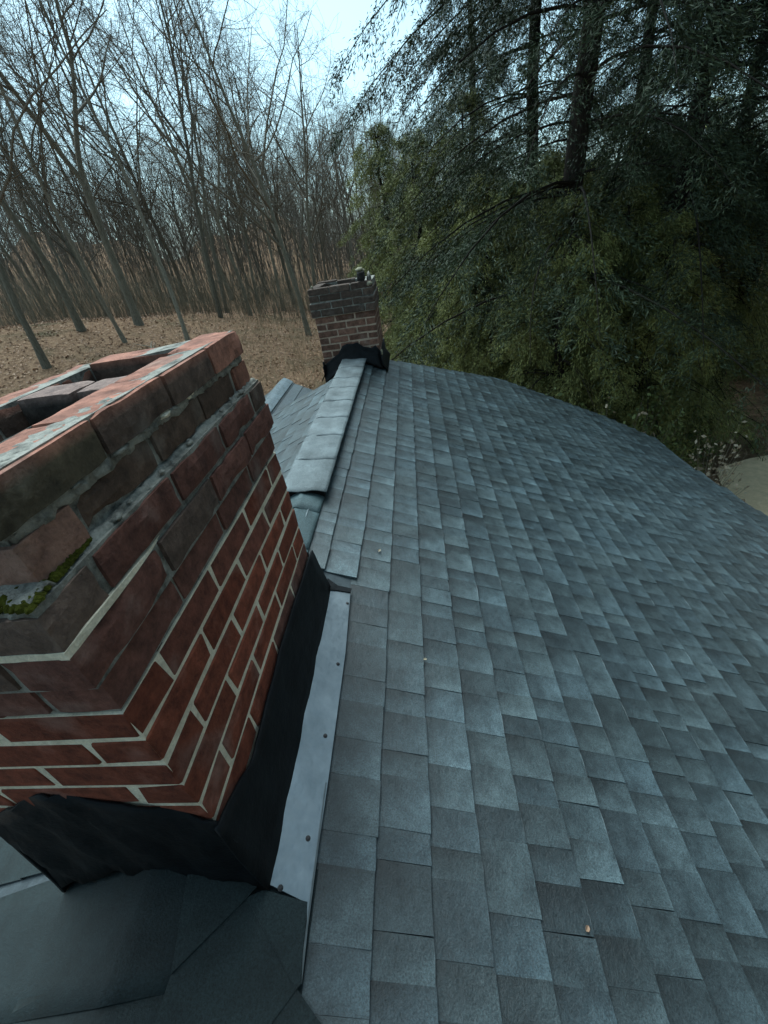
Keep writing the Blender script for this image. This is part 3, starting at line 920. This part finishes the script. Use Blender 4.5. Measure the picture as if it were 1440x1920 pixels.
# ------------------------------------------------------------------ far chimney
def far_chimney():
    ch = tag(empty('brick_chimney', (-.655, 4.6, -1.3)), 'smaller dark brick chimney at the far end of the ridge with broken crown', 'chimney')
    CH = .0625; J = .010; d = .095
    y0 = 4.30
    shaft = (-.932, -.362, y0, y0 + .60); cr1 = (-.955, -.345, y0 - .022, y0 + .622); cr2 = (-.945, -.352, y0 - .012, y0 + .61)
    ZB = -.590
    def cs(c): return np.array([.21, .112, .084]) * random.uniform(.6, 1.25)
    def cd(c): return np.array([.11, .078, .064]) * random.uniform(.7, 1.25)
    def co(rect, n, par, f, skip=None, dz=None):
        ring_bricks(ch, rect, ZB + n * CH + J / 2, ZB + (n + 1) * CH - J / 2, d, par, 3, 3, J, f, .004, .002, skip, dz)
    for i in range(1, 13): co(shaft, -i, i % 2, cs)
    co(cr1, 0, 0, cd); co(cr1, 1, 1, cd); co(cr2, 2, 0, cd)
    co(cr2, 3, 1, cd, lambda c: c[0] > -.5 and c[1] > y0 + .1 or (c[0] > -.62 and c[1] > y0 + .3), lambda c: random.uniform(-.008, .003))
    def mort(rect, n0, n1, mat, rec):
        V, F = tube_box(shrink(rect, rec), shrink(rect, d - .006), ZB + n0 * CH, ZB + n1 * CH)
        link('mortar', mesh_py('mortar', V, F), ch, [MS[mat]])
    mort(shaft, -12, -.02, 'farmortar', .003); mort(cr1, 0, 1.95, 'dirty', .006); mort(cr2, 1.96, 3.7, 'dirty', .007)
    # broken brick and old mortar lumps on the right front corner
    V, F = chamfer_box((-.475, y0 - .005, ZB + 4 * CH), (-.405, y0 + .085, ZB + 5 * CH + .005), .007, .005)
    me = mesh_py('brick', V, F); set_col(me, [np.array([.03, .027, .026])] * len(V)); link('brick', me, ch, [MS['brick']])
    lump('mortar_lump', (-.452, y0 + .04, ZB + 5 * CH + .02), (.034, .034, .018), ch, 'palelump', 1, 3)
    lump('mortar_lump', (-.425, y0 + .06, ZB + 5 * CH + .01), (.022, .03, .014), ch, 'palelump', 1, 5)
    lump('mortar_lump', (-.372, y0 + .0, ZB + 3 * CH + .03), (.026, .026, .020), ch, 'palelump', 1, 6)
    lump('mortar_lump', (-.375, y0 + .07, ZB + 4 * CH + .0), (.02, .04, .05), ch, 'dirty', 1, 8)
    lump('mortar_lump', (-.905, y0 + .03, ZB + 4 * CH + .002), (.010, .010, .013), ch, 'palelump', 1, 9)
    lump('mortar_lump', (-.352, y0 + .01, -.98), (.012, .016, .026), ch, 'palelump', 1, 10)
    V, F = tube_box((-.86, -.43, y0 + .07, y0 + .53), (-.66, -.65, y0 + .29, y0 + .3), -1.0, -.99)
    link('flue', mesh_py('flue', V, F), ch, [MS['soot']])
    # black membrane saddle in front, lumpy
    rs = np.random.default_rng(12)
    T = [(-.955, -1.04), (-.90, -1.005), (-.83, -.965), (-.77, -.935), (-.72, -.87), (-.67, -.855), (-.62, -.862), (-.57, -.855), (-.52, -.90), (-.44, -.925), (-.40, -.905), (-.36, -.96)]
    B = [(-.945, -1.185), (-.90, -1.165), (-.83, -1.115), (-.77, -1.085), (-.72, -1.06), (-.67, -1.035), (-.62, -1.005), (-.57, -1.02), (-.52, -1.04), (-.44, -1.08), (-.40, -1.10), (-.355, -1.13)]
    V = []; F = []; rows = 8
    for i, ((xa, za), (xb, zb)) in enumerate(zip(T, B)):
        for k in range(rows + 1):
            q = k / rows
            V.append((xa + (xb - xa) * q, y0 - .006 - .05 * q ** 1.5 - rs.uniform(0, .006), za + (zb - za) * q))
    for i in range(len(T) - 1):
        for k in range(rows):
            a = i * (rows + 1) + k
            F.append((a, a + 1, a + rows + 2, a + rows + 1))
    o = link('flashing', mesh_py('flashing', V, F, True), ch, [MS['tar']])
    md = o.modifiers.new('thick', 'SOLIDIFY'); md.thickness = .012; md.offset = 0
    for side, x in ((1, -.360), (-1, -.934)):
        V = []; F = []
        for i in range(8):
            y = y0 - .05 + i / 7 * .68
            zb_ = ZR - abs(x - XR) * PT
            V += [(x + side * .003, y, zb_ + .17 + rs.uniform(-.012, .012)), (x + side * .008, y, zb_ + .06), (x + side * .05, y, ZR - abs(x + side * .05 - XR) * PT + .018)]
        for i in range(7):
            for k in range(2):
                a = 3 * i + k; F.append((a, a + 1, a + 4, a + 3))
        o = link('flashing', mesh_py('flashing', V, F, True), ch, [MS['tar']])
        md = o.modifiers.new('thick', 'SOLIDIFY'); md.thickness = .006; md.offset = 0
MS['palelump'] = m_mortar('crumbling_mortar', (.42, .39, .27), (.2, .19, .15))
MS['farmortar'] = m_mortar('pinkish_old_mortar', (.52, .39, .3), (.3, .22, .17))
far_chimney()

# ------------------------------------------------------------------ small wing beyond the left slope
def wing():
    w = tag(empty('house_wing', (-2.0, 5.5, GZ)), 'small gabled wing with grey shingle roof beyond the left slope', 'house wing')
    xr, zr = -1.97, -1.60
    y0, y1 = 4.80, 6.15
    V, F, C = [], [], []
    for side, wd in ((1, .42), (-1, 1.5)):
        n = int(wd / .12) + 1
        for k in range(n):
            s0 = k * .12; s1 = min(s0 + .13, wd)
            y = y0
            while y < y1 - .01:
                ye = min(y + random.uniform(.14, .28), y1)
                t = tint_rand() * .9
                b = len(V)
                for (s, h) in ((s0 - .02 if k else 0, .002), (s1, .013)):
                    for yy in (y, ye): V.append((xr + side * s, yy, zr - s * .55 + h))
                for yy in (y, ye): V.append((xr + side * s1, yy, zr - s1 * .55))
                C += [t] * 6
                f = [(b, b + 2, b + 3, b + 1), (b + 2, b + 4, b + 5, b + 3)]
                F += f if side > 0 else [q[::-1] for q in f]
                y = ye
    me = mesh_py('shingle_field', V, F); set_col(me, C)
    o = link('shingle_field', me, w, [MS['shingle']]); o['kind'] = 'stuff'
    V = []
    for y in (y0, y1):
        V += [(xr - 1.5, y, zr - 1.5 * .55), (xr, y, zr - .002), (xr + .42, y, zr - .42 * .55), (xr + .42, y, zr - .42 * .55 - .05), (xr, y, zr - .06), (xr - 1.5, y, zr - 1.5 * .55 - .05)]
    F = [(0, 1, 2, 3, 4, 5)[::-1], (6, 7, 8, 9, 10, 11)] + [(i, 6 + i, 6 + (i + 1) % 6, (i + 1) % 6)[::-1] for i in range(6)]
    V = [(x, y, z - .004) for x, y, z in V]
    link('roof_deck', mesh_py('roof_deck', V, F), w, [MS['deck']])
    V = []
    for y in (y0 + .1, y1 - .12):
        V += [(xr - 1.3, y, GZ - .2), (xr + .34, y, GZ - .2), (xr + .34, y, zr - .42 * .55 - .0), (xr, y, zr - .07), (xr - 1.3, y, zr - 1.3 * .55 - .06)]
    F = [(0, 1, 2, 3, 4), (9, 8, 7, 6, 5)] + [(i, 5 + i, 5 + (i + 1) % 5, (i + 1) % 5) for i in range(5)]
    link('wall', mesh_py('wall', V, F), w, [MS['siding']])
    V = []; F = []
    for i, y in enumerate(np.linspace(y0, y1, 8)):
        for (dx, dz) in ((-.12, -.05), (-.05, -.005), (0, .02), (.05, -.005), (.12, -.05)):
            V.append((xr + dx, y, zr + dz + .016))
    for i in range(7):
        for k in range(4):
            a = 5 * i + k; F.append((a, a + 1, a + 6, a + 5))
    me = mesh_py('ridge_cap', V, F); set_col(me, [np.array([.1, .13, .145])] * len(V))
    o = link('ridge_cap', me, w, [MS['shingle']])
    md = o.modifiers.new('thick', 'SOLIDIFY'); md.thickness = .006
wing()

# ------------------------------------------------------------------ bare trees
def unit(v):
    n = np.linalg.norm(v); return v / n if n > 1e-9 else np.array([0, 0, 1.])

class Tubes:
    def __init__(s): s.V = []; s.F = []; s.n = 0
    def add(s, P, rad, k):
        P = np.asarray(P); m = len(P)
        T = np.gradient(P, axis=0); T /= np.linalg.norm(T, axis=1)[:, None] + 1e-9
        ref = np.array([1., 0, 0]) if abs(T[0][0]) < .8 else np.array([0, 1., 0])
        A = np.cross(T, ref); A /= np.linalg.norm(A, axis=1)[:, None] + 1e-9
        B = np.cross(T, A)
        an = np.arange(k) * 2 * np.pi / k
        R = np.asarray(rad)[:, None, None]
        V = P[:, None, :] + R * (np.cos(an)[None, :, None] * A[:, None, :] + np.sin(an)[None, :, None] * B[:, None, :])
        s.V.append(V.reshape(-1, 3))
        i = np.arange(m - 1)[:, None] * k; j = np.arange(k)[None, :]; j2 = (j + 1) % k
        F = np.stack([i + j, i + j2, i + k + j2, i + k + j], -1).reshape(-1, 4) + s.n
        s.F.append(F); s.n += m * k
    def mesh(s, name, smooth=True): return mesh_np(name, np.concatenate(s.V), np.concatenate(s.F), smooth)

def bare_tree(seed, H=16., r0=.16, first=.35, spread=.55, limbs=15, fork=False, twigs=1.0):
    rs = np.random.default_rng(seed)
    trunk = Tubes(); crown = Tubes()
    def path(p, d, L, n, wig, up):
        P = [p]; d = unit(d)
        for i in range(n):
            d = unit(d + rs.normal(size=3) * wig + np.array([0, 0, up]))
            P.append(P[-1] + d * L / n)
        return np.array(P)
    lean = rs.normal(size=3) * .05; lean[2] = 1
    def along(P, t):
        k = t * (len(P) - 1); i = min(int(k), len(P) - 2); f = k - i
        return P[i] * (1 - f) + P[i + 1] * f, unit(P[i + 1] - P[i])
    def side_dir(d, ang):
        a = unit(np.cross(d, rs.normal(size=3))); return d * math.cos(ang) + a * math.sin(ang)
    def grow(P, rad, L, level):
        if level > 3: return
        cnt = {1: limbs, 2: int(9 * twigs) + 1, 3: int(8 * twigs)}[level]
        t0 = {1: first, 2: .22, 3: .15}[level]
        for i in range(cnt):
            t = t0 + (1 - t0) * (i + rs.random()) / cnt
            if t > .98: t = .98
            p, d = along(P, t)
            r = np.interp(t, np.linspace(0, 1, len(rad)), rad)
            ang = rs.uniform(.55, 1.25) * spread * (1.4 if level > 1 else 1.)
            nd = side_dir(d, ang)
            if level == 1: l = L * (1 - t) * rs.uniform(.6, .95) + L * .06; n, k = 7, 5
            elif level == 2: l = L * rs.uniform(.25, .5) * (1.1 - .5 * t); n, k = 5, 3
            else: l = L * rs.uniform(.3, .6); n, k = 3, 3
            rr = min(r * rs.uniform(.45, .7), .02 + l * .012)
            Q = path(p, nd, l, n, {1: .13, 2: .17, 3: .2}[level], {1: .07, 2: .03, 3: .0}[level])
            ra = np.linspace(rr, max(rr * .25, .004), n + 1)
            if level == 3: ra = np.maximum(ra, .0045)
            crown.add(Q, ra, k)
            grow(Q, ra, l, level + 1)
    if fork:
        P = path(np.zeros(3), lean, H * .38, 7, .04, .05)
        ra = np.linspace(r0 * 1.1, r0 * .8, 8); ra[0] *= 1.35
        trunk.add(P, ra, 9)
        for sgn in (-1, 1):
            d = unit(np.array([sgn * .33, rs.normal() * .2, 1.]))
            Q = path(P[-1] - np.array([0, 0, .1]), d, H * .62, 9, .07, .07)
            rq = np.linspace(r0 * .68, .02, 10)
            trunk.add(Q, rq, 7)
            grow(Q, rq, H * .55, 1)
    else:
        P = path(np.zeros(3), lean, H, 14, .045, .05)
        ra = r0 * (1 - np.linspace(0, 1, 15)) ** .8 + .012; ra[0] *= 1.4
        trunk.add(P, ra, 9)
        grow(P, ra, H, 1)
    return trunk.mesh('trunk'), crown.mesh('crown')

BT = [bare_tree(11, 16, .13, .25, .95, 17), bare_tree(12, 17, .18, .22, .85, 11, True), bare_tree(13, 15, .085, .35, .7, 16),
      bare_tree(14, 18, .17, .35, .95, 17), bare_tree(15, 12, .075, .2, .8, 15), bare_tree(16, 16, .1, .4, .65, 16), bare_tree(17, 15, .115, .3, .8, 10, True)]
for i, (a, b) in enumerate(BT):
    a.materials.append(MS['palebark' if i in (2, 4) else 'bark']); b.materials.append(MS['twig'])
def put_tree(name, proto, az, d, scale, label, group=None, rot=None, cat='tree', zs=1., dz=-.15):
    x = d * math.sin(R_(az)); y = d * math.cos(R_(az)); z = float(ground_z(x, y)) + dz
    o = empty(name, (x, y, z)); tag(o, label, cat, group)
    o.rotation_euler = (0, 0, random.uniform(0, 6.28) if rot is None else rot)
    o.scale = (scale, scale, scale * zs)
    if name == 'hemlock_tree': o.scale = (scale * random.uniform(1.05, 1.3), scale * random.uniform(1.05, 1.3), scale * random.uniform(.9, 1.08))
    for nm, me in zip(('trunk', 'crown'), proto):
        c = bpy.data.objects.new(nm, me); COL.objects.link(c); c.parent = o
    return o
NEAR = [(-41.5, 23, 0, .95, 'bare tree with dark trunk at the left border of the wood'),
        (-37.0, 27, 3, .9, 'straight bare tree second from the left border'),
        (-33.6, 25, 2, .95, 'thin pale bare tree rooted low on the leaf slope'),
        (-31.6, 28, 1, 1.0, 'forked bare tree with its two stems parting high up'),
        (-27.4, 24, 2, 1.05, 'pale slender bare tree above the near chimney'),
        (-23.0, 30, 5, 1.05, 'tall narrow bare tree left of the middle wood'),
        (-19.6, 32, 6, .95, 'forked bare tree in the middle of the wood'),
        (-13.4, 26, 0, .98, 'tall bare tree with wide top left of the far chimney'),
        (-11.6, 35, 0, .95, 'bare tree just left of the far chimney behind the tall one')]
for az, d, p, s, lb in NEAR:
    put_tree('bare_tree', BT[p], az, d, s, lb, 'bare trees on the leaf slope', rot=0.3 if p in (1, 6) else None)
n_bg = 0
for az0 in np.arange(-56, 4, 1.3):
    for rep in range(2 if az0 > -52 else 1):
        az = az0 + random.uniform(-.6, .6); d = random.uniform(34, 50) if rep == 0 else random.uniform(50, 74)
        p = random.choice([0, 2, 3, 4, 5, 0, 5, 6]); s = random.uniform(.62, 1.15)
        if az > -9.5: s = min(s, .78 * d / 42)
        put_tree('bare_tree', BT[p], az, d, s, 'slender bare tree deep in the grey wood behind the leaf slope', 'trees deep in the wood')
        n_bg += 1

def brush(name, n, az0, az1, d0, d1, h0, h1, r, mat, label, cat):
    tb = Tubes(); rs = np.random.default_rng(n)
    for i in range(n):
        az = R_(rs.uniform(az0, az1)); d = rs.uniform(d0, d1)
        x, y = d * math.sin(az), d * math.cos(az); z = float(ground_z(x, y)) - .05
        h = rs.uniform(h0, h1); l = rs.normal(size=2) * (.5 if h1 < 1 else .16)
        if h1 < 1 and rs.random() < .8 * (math.degrees(-az) - 11) / 19: continue
        P = np.array([(x, y, z), (x + l[0] * h * .4, y + l[1] * h * .4, z + h * .5), (x + l[0] * h, y + l[1] * h, z + h)])
        rr = r * rs.uniform(.6, 1.3)
        tb.add(P, [rr, rr * .7, rr * .3], 3)
        for k in range(3):
            t = rs.uniform(.25, .85); b = P[0] * (1 - t) + P[2] * t
            q = rs.normal(size=3) * .35; q[2] = abs(q[2]) + .35
            q = q * h * .4
            tb.add(np.array([b, b + q * .5 + rs.normal(size=3) * .04 * h, b + q]), [rr * .55, rr * .4, rr * .2], 3)
    o = link(name, tb.mesh(name, False), None, [MS[mat]])
    tag(o, label, cat, kind='stuff')
brush('undergrowth', 2600, -54, 2, 29, 44, .8, 3.2, .013, 'brush', 'tangle of bare brush along the top of the leaf slope', 'brush')
brush('dry_grass', 2600, -30, -9, 15, 29, .15, .75, .008, 'straw', 'pale dry grass and brush left of the far chimney', 'grass')
brush('far_woods', 5600, -58, 8, 46, 118, 4, 12, .032, 'farwood', 'grey mass of far bare saplings behind the wood', 'woods')

# ------------------------------------------------------------------ evergreens
def conifer(seed, H, R, z_first, whorls, per, leaves, droop, leaf_len, leaf_w, r0, shape=1.0, gap=0., up0=.25):
    rs = np.random.default_rng(seed)
    tr = Tubes()
    n = 12; zz = np.linspace(0, H, n + 1)
    P = np.stack([rs.normal(size=n + 1) * .05, rs.normal(size=n + 1) * .05, zz], 1); P[0, :2] = 0
    tr.add(P, r0 * (1 - zz / H) ** .8 + .012, 9)
    LC = []; LD = []
    zs = z_first + (H - z_first) * np.linspace(0, 1, whorls) ** 1.0
    for z in zs:
        t = (z - z_first) / (H - z_first)
        for b in range(per):
            if rs.random() < gap: continue
            a = rs.uniform(0, 2 * np.pi); zb = z + rs.uniform(-.3, .3) * (H - z_first) / whorls
            L = R * (1 - t) ** shape * rs.uniform(.5, 1.15) + .25
            m = 7; q = np.linspace(0, 1, m)
            rad = L * q
            h = up0 * L * q - droop * L * q ** 2
            bend = rs.normal() * .15
            B = np.stack([np.cos(a + bend * q) * rad, np.sin(a + bend * q) * rad, zb + h], 1)
            rb = np.linspace(.007 + .006 * L, .003, m)
            tr.add(B, rb, 3)
            # side branchlets with needles
            ns = max(4, int(L * 7))
            tq = rs.uniform(.12, 1, ns)
            base = np.stack([np.interp(tq, q, B[:, k]) for k in range(3)], 1)
            tang = unit(B[-1] - B[0]); sidev = np.cross(tang, [0, 0, 1.]); sidev = unit(sidev)
            sg = rs.choice([-1, 1], ns)
            l = L * .38 * (1.15 - tq) * rs.uniform(.6, 1.2, ns) + .12
            bd = tang[None] * .55 + sidev[None] * sg[:, None] * .8 + np.stack([rs.normal(size=ns) * .15, rs.normal(size=ns) * .15, -rs.uniform(.05, .5, ns) * droop * 1.6], 1)
            bd /= np.linalg.norm(bd, axis=1)[:, None]
            k = leaves
            f = rs.random((ns, k)) ** .8
            c = base[:, None] + bd[:, None] * (l[:, None] * f)[..., None]
            c = c + rs.normal(size=c.shape) * .045
            c[..., 2] -= (f ** 2) * l[:, None] * droop * .5
            dd = bd[:, None] + rs.normal(size=c.shape) * .55
            dd[..., 2] -= droop * .5
            LC.append(c.reshape(-1, 3)); LD.append(dd.reshape(-1, 3))
    C = np.concatenate(LC); D = np.concatenate(LD); D /= np.linalg.norm(D, axis=1)[:, None]
    S = np.cross(D, rs.normal(size=D.shape)); S /= np.linalg.norm(S, axis=1)[:, None] + 1e-9
    L = leaf_len * rs.uniform(.6, 1.3, len(C))[:, None]; W = leaf_w * rs.uniform(.6, 1.3, len(C))[:, None]
    V = np.stack([C, C + D * L * .5 + S * W, C + D * L, C + D * L * .5 - S * W], 1).reshape(-1, 3)
    F = np.arange(len(V)).reshape(-1, 4)
    return tr.mesh('trunk'), mesh_np('crown', V, F)

PINE = [conifer(21, 21, 4.0, 4.6, 26, 7, 84, .5, .08, .0068, .2, .5, .08, .12),
        conifer(22, 19, 3.6, 4.8, 24, 7, 84, .55, .08, .0068, .17, .55, .08, .1)]
HEM = [conifer(31, 7.2, 2.0, .3, 24, 8, 84, .8, .07, .0068, .09, .55, .08, .35),
       conifer(32, 6.0, 1.9, .2, 21, 8, 84, .9, .07, .0068, .08, .5, .08, .4),
       conifer(33, 7.5, 2.6, .4, 24, 7, 34, .5, .12, .014, .12, .75, .03, .25)]
for a, b in PINE: a.materials.append(MS['pinebark']); b.materials.append(MS['pine'])
for a, b in HEM: a.materials.append(MS['pinebark']); b.materials.append(MS['hemlock'])
TALL = [(17.9, 9.6, 0, 1.0, 'tall dark pine with thick straight trunk right of centre'),
        (13.0, 13.5, 1, 1.0, 'tall dark pine with thinner trunk left of the thick one'),
        (27.5, 11.0, 1, 1.0, 'dark pine rising above the roof corner'),
        (34.0, 13.0, 0, .95, 'dark pine at the right border of the view'),
        (22.5, 17.0, 0, .95, 'dark pine farther back between the two thick trunks and the roof corner'),
        (7.5, 19.0, 1, .9, 'dark pine whose boughs reach towards the open sky'),
        (38.5, 17.5, 1, .95, 'dark pine beyond the pale drive at the right edge'),
        (30.5, 17.0, 0, .9, 'dark pine standing in the shade behind the roof corner pine')]
for az, d, p, s, lb in TALL:
    put_tree('pine_tree', PINE[p], az, d, s, lb, 'tall pines right of the ridge')
SHADE_PINES = [(60, 15, 'unseen pine added to shade the roof, first along the drive'),
          (70, 10, 'unseen pine added across the drive to shade the roof slope'), (83, 12, 'unseen pine added to shade the roof, level with the near chimney'),
          (97, 11, 'unseen pine added to shade the roof, last but one of the row'), (114, 10.5, 'unseen pine added to shade the roof at the end of the row'),
          (138, 11, 'unseen pine added behind the house by the drive to shade the roof'), (162, 10, 'unseen pine added behind the house to shade the roof, in line with the slope'),
          (186, 10, 'unseen pine added behind the house to shade the roof, in line with the ridge'), (212, 11, 'unseen pine added behind the house to shade the roof, on the left slope side')]
for az, d, lb in SHADE_PINES:  # out of view, added only to darken light on the roof
    put_tree('pine_tree', PINE[int(d) % 2], az, d, 1.0, lb, 'unseen pines added to shade the roof')
SMALL = [(1.5, 15.0, 0, 1.05, 'green hemlock directly behind the far chimney'),
         (5.0, 12.5, 1, 1.0, 'bushy hemlock right of the far chimney'),
         (8.8, 11.0, 0, .92, 'light green hemlock over the far roof edge'),
         (12.2, 12.2, 1, 1.12, 'drooping hemlock in front of the thinner pine trunk'),
         (15.6, 10.2, 0, .85, 'light green hemlock in front of the thick pine trunk'),
         (19.5, 10.8, 1, 1.05, 'drooping hemlock right of the thick pine trunk'),
         (23.0, 9.8, 0, .85, 'hemlock leaning over the middle of the far roof edge'),
         (26.8, 9.6, 1, .85, 'low hemlock above the roof corner'),
         (30.5, 12.5, 1, 1.0, 'dark hemlock left of the brown shaded ground'),
         (17.4, 8.9, 1, .92, 'hemlock hiding the foot of the thick pine trunk'),
         (6.8, 14.5, 0, 1.1, 'tall hemlock between the far chimney and the pines'),
         (21.2, 13.2, 1, 1.25, 'hemlock behind the middle of the far roof edge'),
         (25.0, 12.4, 0, 1.0, 'hemlock behind the roof corner'),
         (-2.0, 21.0, 0, 1.2, 'hemlock half hidden among bare stems left of the green mass')]
for az, d, p, s, lb in SMALL:
    put_tree('hemlock_tree', HEM[p], az, d, s, lb, 'hemlocks beyond the roof edge')
for i, (az, d) in enumerate([(4, 24), (10, 21), (15.5, 19), (20, 22), (25, 18), (30, 20), (35, 24), (40, 19), (45, 26), (28, 28), (12, 30), (38, 32)]):
    put_tree('hemlock_tree', HEM[2], az, d, random.uniform(.85, 1.1), 'tall dark hemlock in the shade behind the nearer evergreens', 'dark hemlocks at the back')

# ------------------------------------------------------------------ shrubs by the eave
def shrub(seed, r, h, n, L, W):
    rs = np.random.default_rng(seed); tb = Tubes(); LC = []
    for i in range(26):
        a = rs.uniform(0, 6.28); rr = r * rs.uniform(.2, 1); hh = h * rs.uniform(.5, 1.05)
        P = np.array([(0, 0, 0), (math.cos(a) * rr * .4, math.sin(a) * rr * .4, hh * .55), (math.cos(a) * rr, math.sin(a) * rr, hh)])
        tb.add(P, [.012, .008, .004], 4)
        t = rs.random(n) ** .6
        for k in t:
            b = P[1] * (1 - k) + P[2] * k + rs.normal(size=3) * .09; LC.append(b)
    C = np.array(LC); D = rs.normal(size=C.shape) + np.array([0, 0, .3]); D /= np.linalg.norm(D, axis=1)[:, None]
    S = np.cross(D, rs.normal(size=D.shape)); S /= np.linalg.norm(S, axis=1)[:, None]
    l = L * rs.uniform(.6, 1.2, len(C))[:, None]; w = W * rs.uniform(.7, 1.2, len(C))[:, None]
    V = np.stack([C, C + D * l * .5 + S * w, C + D * l, C + D * l * .5 - S * w], 1).reshape(-1, 3)
    return tb.mesh('stem'), mesh_np('foliage', V, np.arange(len(V)).reshape(-1, 4))
SH = shrub(41, 1.3, 2.6, 60, .1, .025); SP_ = shrub(42, .8, 2.7, 10, .11, .03)
for m in (SH[0], SP_[0]): m.materials.append(MS['bark'])
SH[1].materials.append(MS['shrubleaf']); SP_[1].materials.append(MS['paleleaf'])
def put_shrub(proto, x, y, s, zs, label, group=None):
    o = empty('shrub', (x, y, GZ)); tag(o, label, 'shrub', group); o.scale = (s, s, zs); o.rotation_euler = (0, 0, random.uniform(0, 6))
    for nm, me in zip(('stem', 'foliage'), proto):
        c = bpy.data.objects.new(nm, me); COL.objects.link(c); c.parent = o
put_shrub(SH, 2.2, 6.9, 1.0, 1.12, 'green shrub below the far roof edge', 'green shrubs under the roof edge')
put_shrub(SH, 3.6, 7.3, 1.0, 1.05, 'green shrub by the roof corner', 'green shrubs under the roof edge')
put_shrub(SH, 5.0, 8.2, .9, .85, 'green shrub between roof corner and pale drive', 'green shrubs under the roof edge')
put_shrub(SP_, 3.05, 6.4, .9, 1.0, 'shrub with pale dry leaves behind the roof corner', 'pale leaved shrubs')
put_shrub(SP_, 4.7, 6.5, .7, .8, 'shrub with pale dry leaves beside the drive', 'pale leaved shrubs')

# ------------------------------------------------------------------ scraps lying on the roof
def scrap(x, y, L, W, rot, mat, label):
    c = np.array(RP(y, s_of_x(x), .0185)); e1 = np.array([math.sin(rot) * CP, math.cos(rot), -math.sin(rot) * SP]); nrm = np.array([SP, 0, CP]); e2 = np.cross(nrm, e1)
    pr = [(-.5, 0), (-.2, .42), (.15, .5), (.5, .05), (.2, -.4), (-.25, -.45)]
    V = [c + e1 * a * L + e2 * b * W + nrm * (.004 * abs(b) + .001) for a, b in pr] + [c + nrm * -.0005] + [c + e1 * a * L + e2 * b * W + nrm * (.004 * abs(b)) for a, b in pr]
    F = [(i, (i + 1) % 6, 6)[::-1] for i in range(6)] + [(i, (i + 1) % 6, 7 + (i + 1) % 6, 7 + i) for i in range(6)]
    tag(link('leaf_scrap', mesh_py('leaf_scrap', V, F), None, [MS[mat]]), label, 'leaf', 'leaf scraps on the roof')
scrap(-.262, 1.47, .022, .012, .4, 'paleleaf', 'small white scrap on the shingles right of the lower ridge caps')
scrap(-.085, .95, .016, .009, 1.2, 'paleleaf', 'tiny white scrap on the shingles beside the metal strip')
scrap(.262, .300, .016, .011, .8, 'litter', 'small yellow leaf lying on the dark shingles near the bottom')

# ------------------------------------------------------------------ fallen branches on the leaf slope
def fallen(az, d, L, rot, label):
    rs = np.random.default_rng(int(d * 10)); tb = Tubes()
    x0, y0 = d * math.sin(R_(az)), d * math.cos(R_(az))
    def run(x, y, a, l, r, n=8):
        P = []
        for i in range(n + 1):
            P.append((x, y, float(ground_z(x, y)) + .05 + r)); a += rs.normal() * .13
            x += math.cos(a) * l / n; y += math.sin(a) * l / n
        tb.add(np.array(P), np.linspace(r, r * .35, n + 1), 6); return P, a
    P, a = run(x0, y0, rot, L, .055)
    for k in (3, 5, 6): run(P[k][0], P[k][1], rot + rs.choice([-.7, .7]), L * .3, .025, 4)
    tag(link('fallen_branch', tb.mesh('fallen_branch'), None, [MS['palebark']]), label, 'branch', 'fallen branches on the leaf slope')
fallen(-38.5, 20, 4.0, .5, 'pale fallen branch low on the leaf slope at far left')
fallen(-30.0, 21.5, 3.2, 2.4, 'pale fallen branch on the leaves above the near chimney')
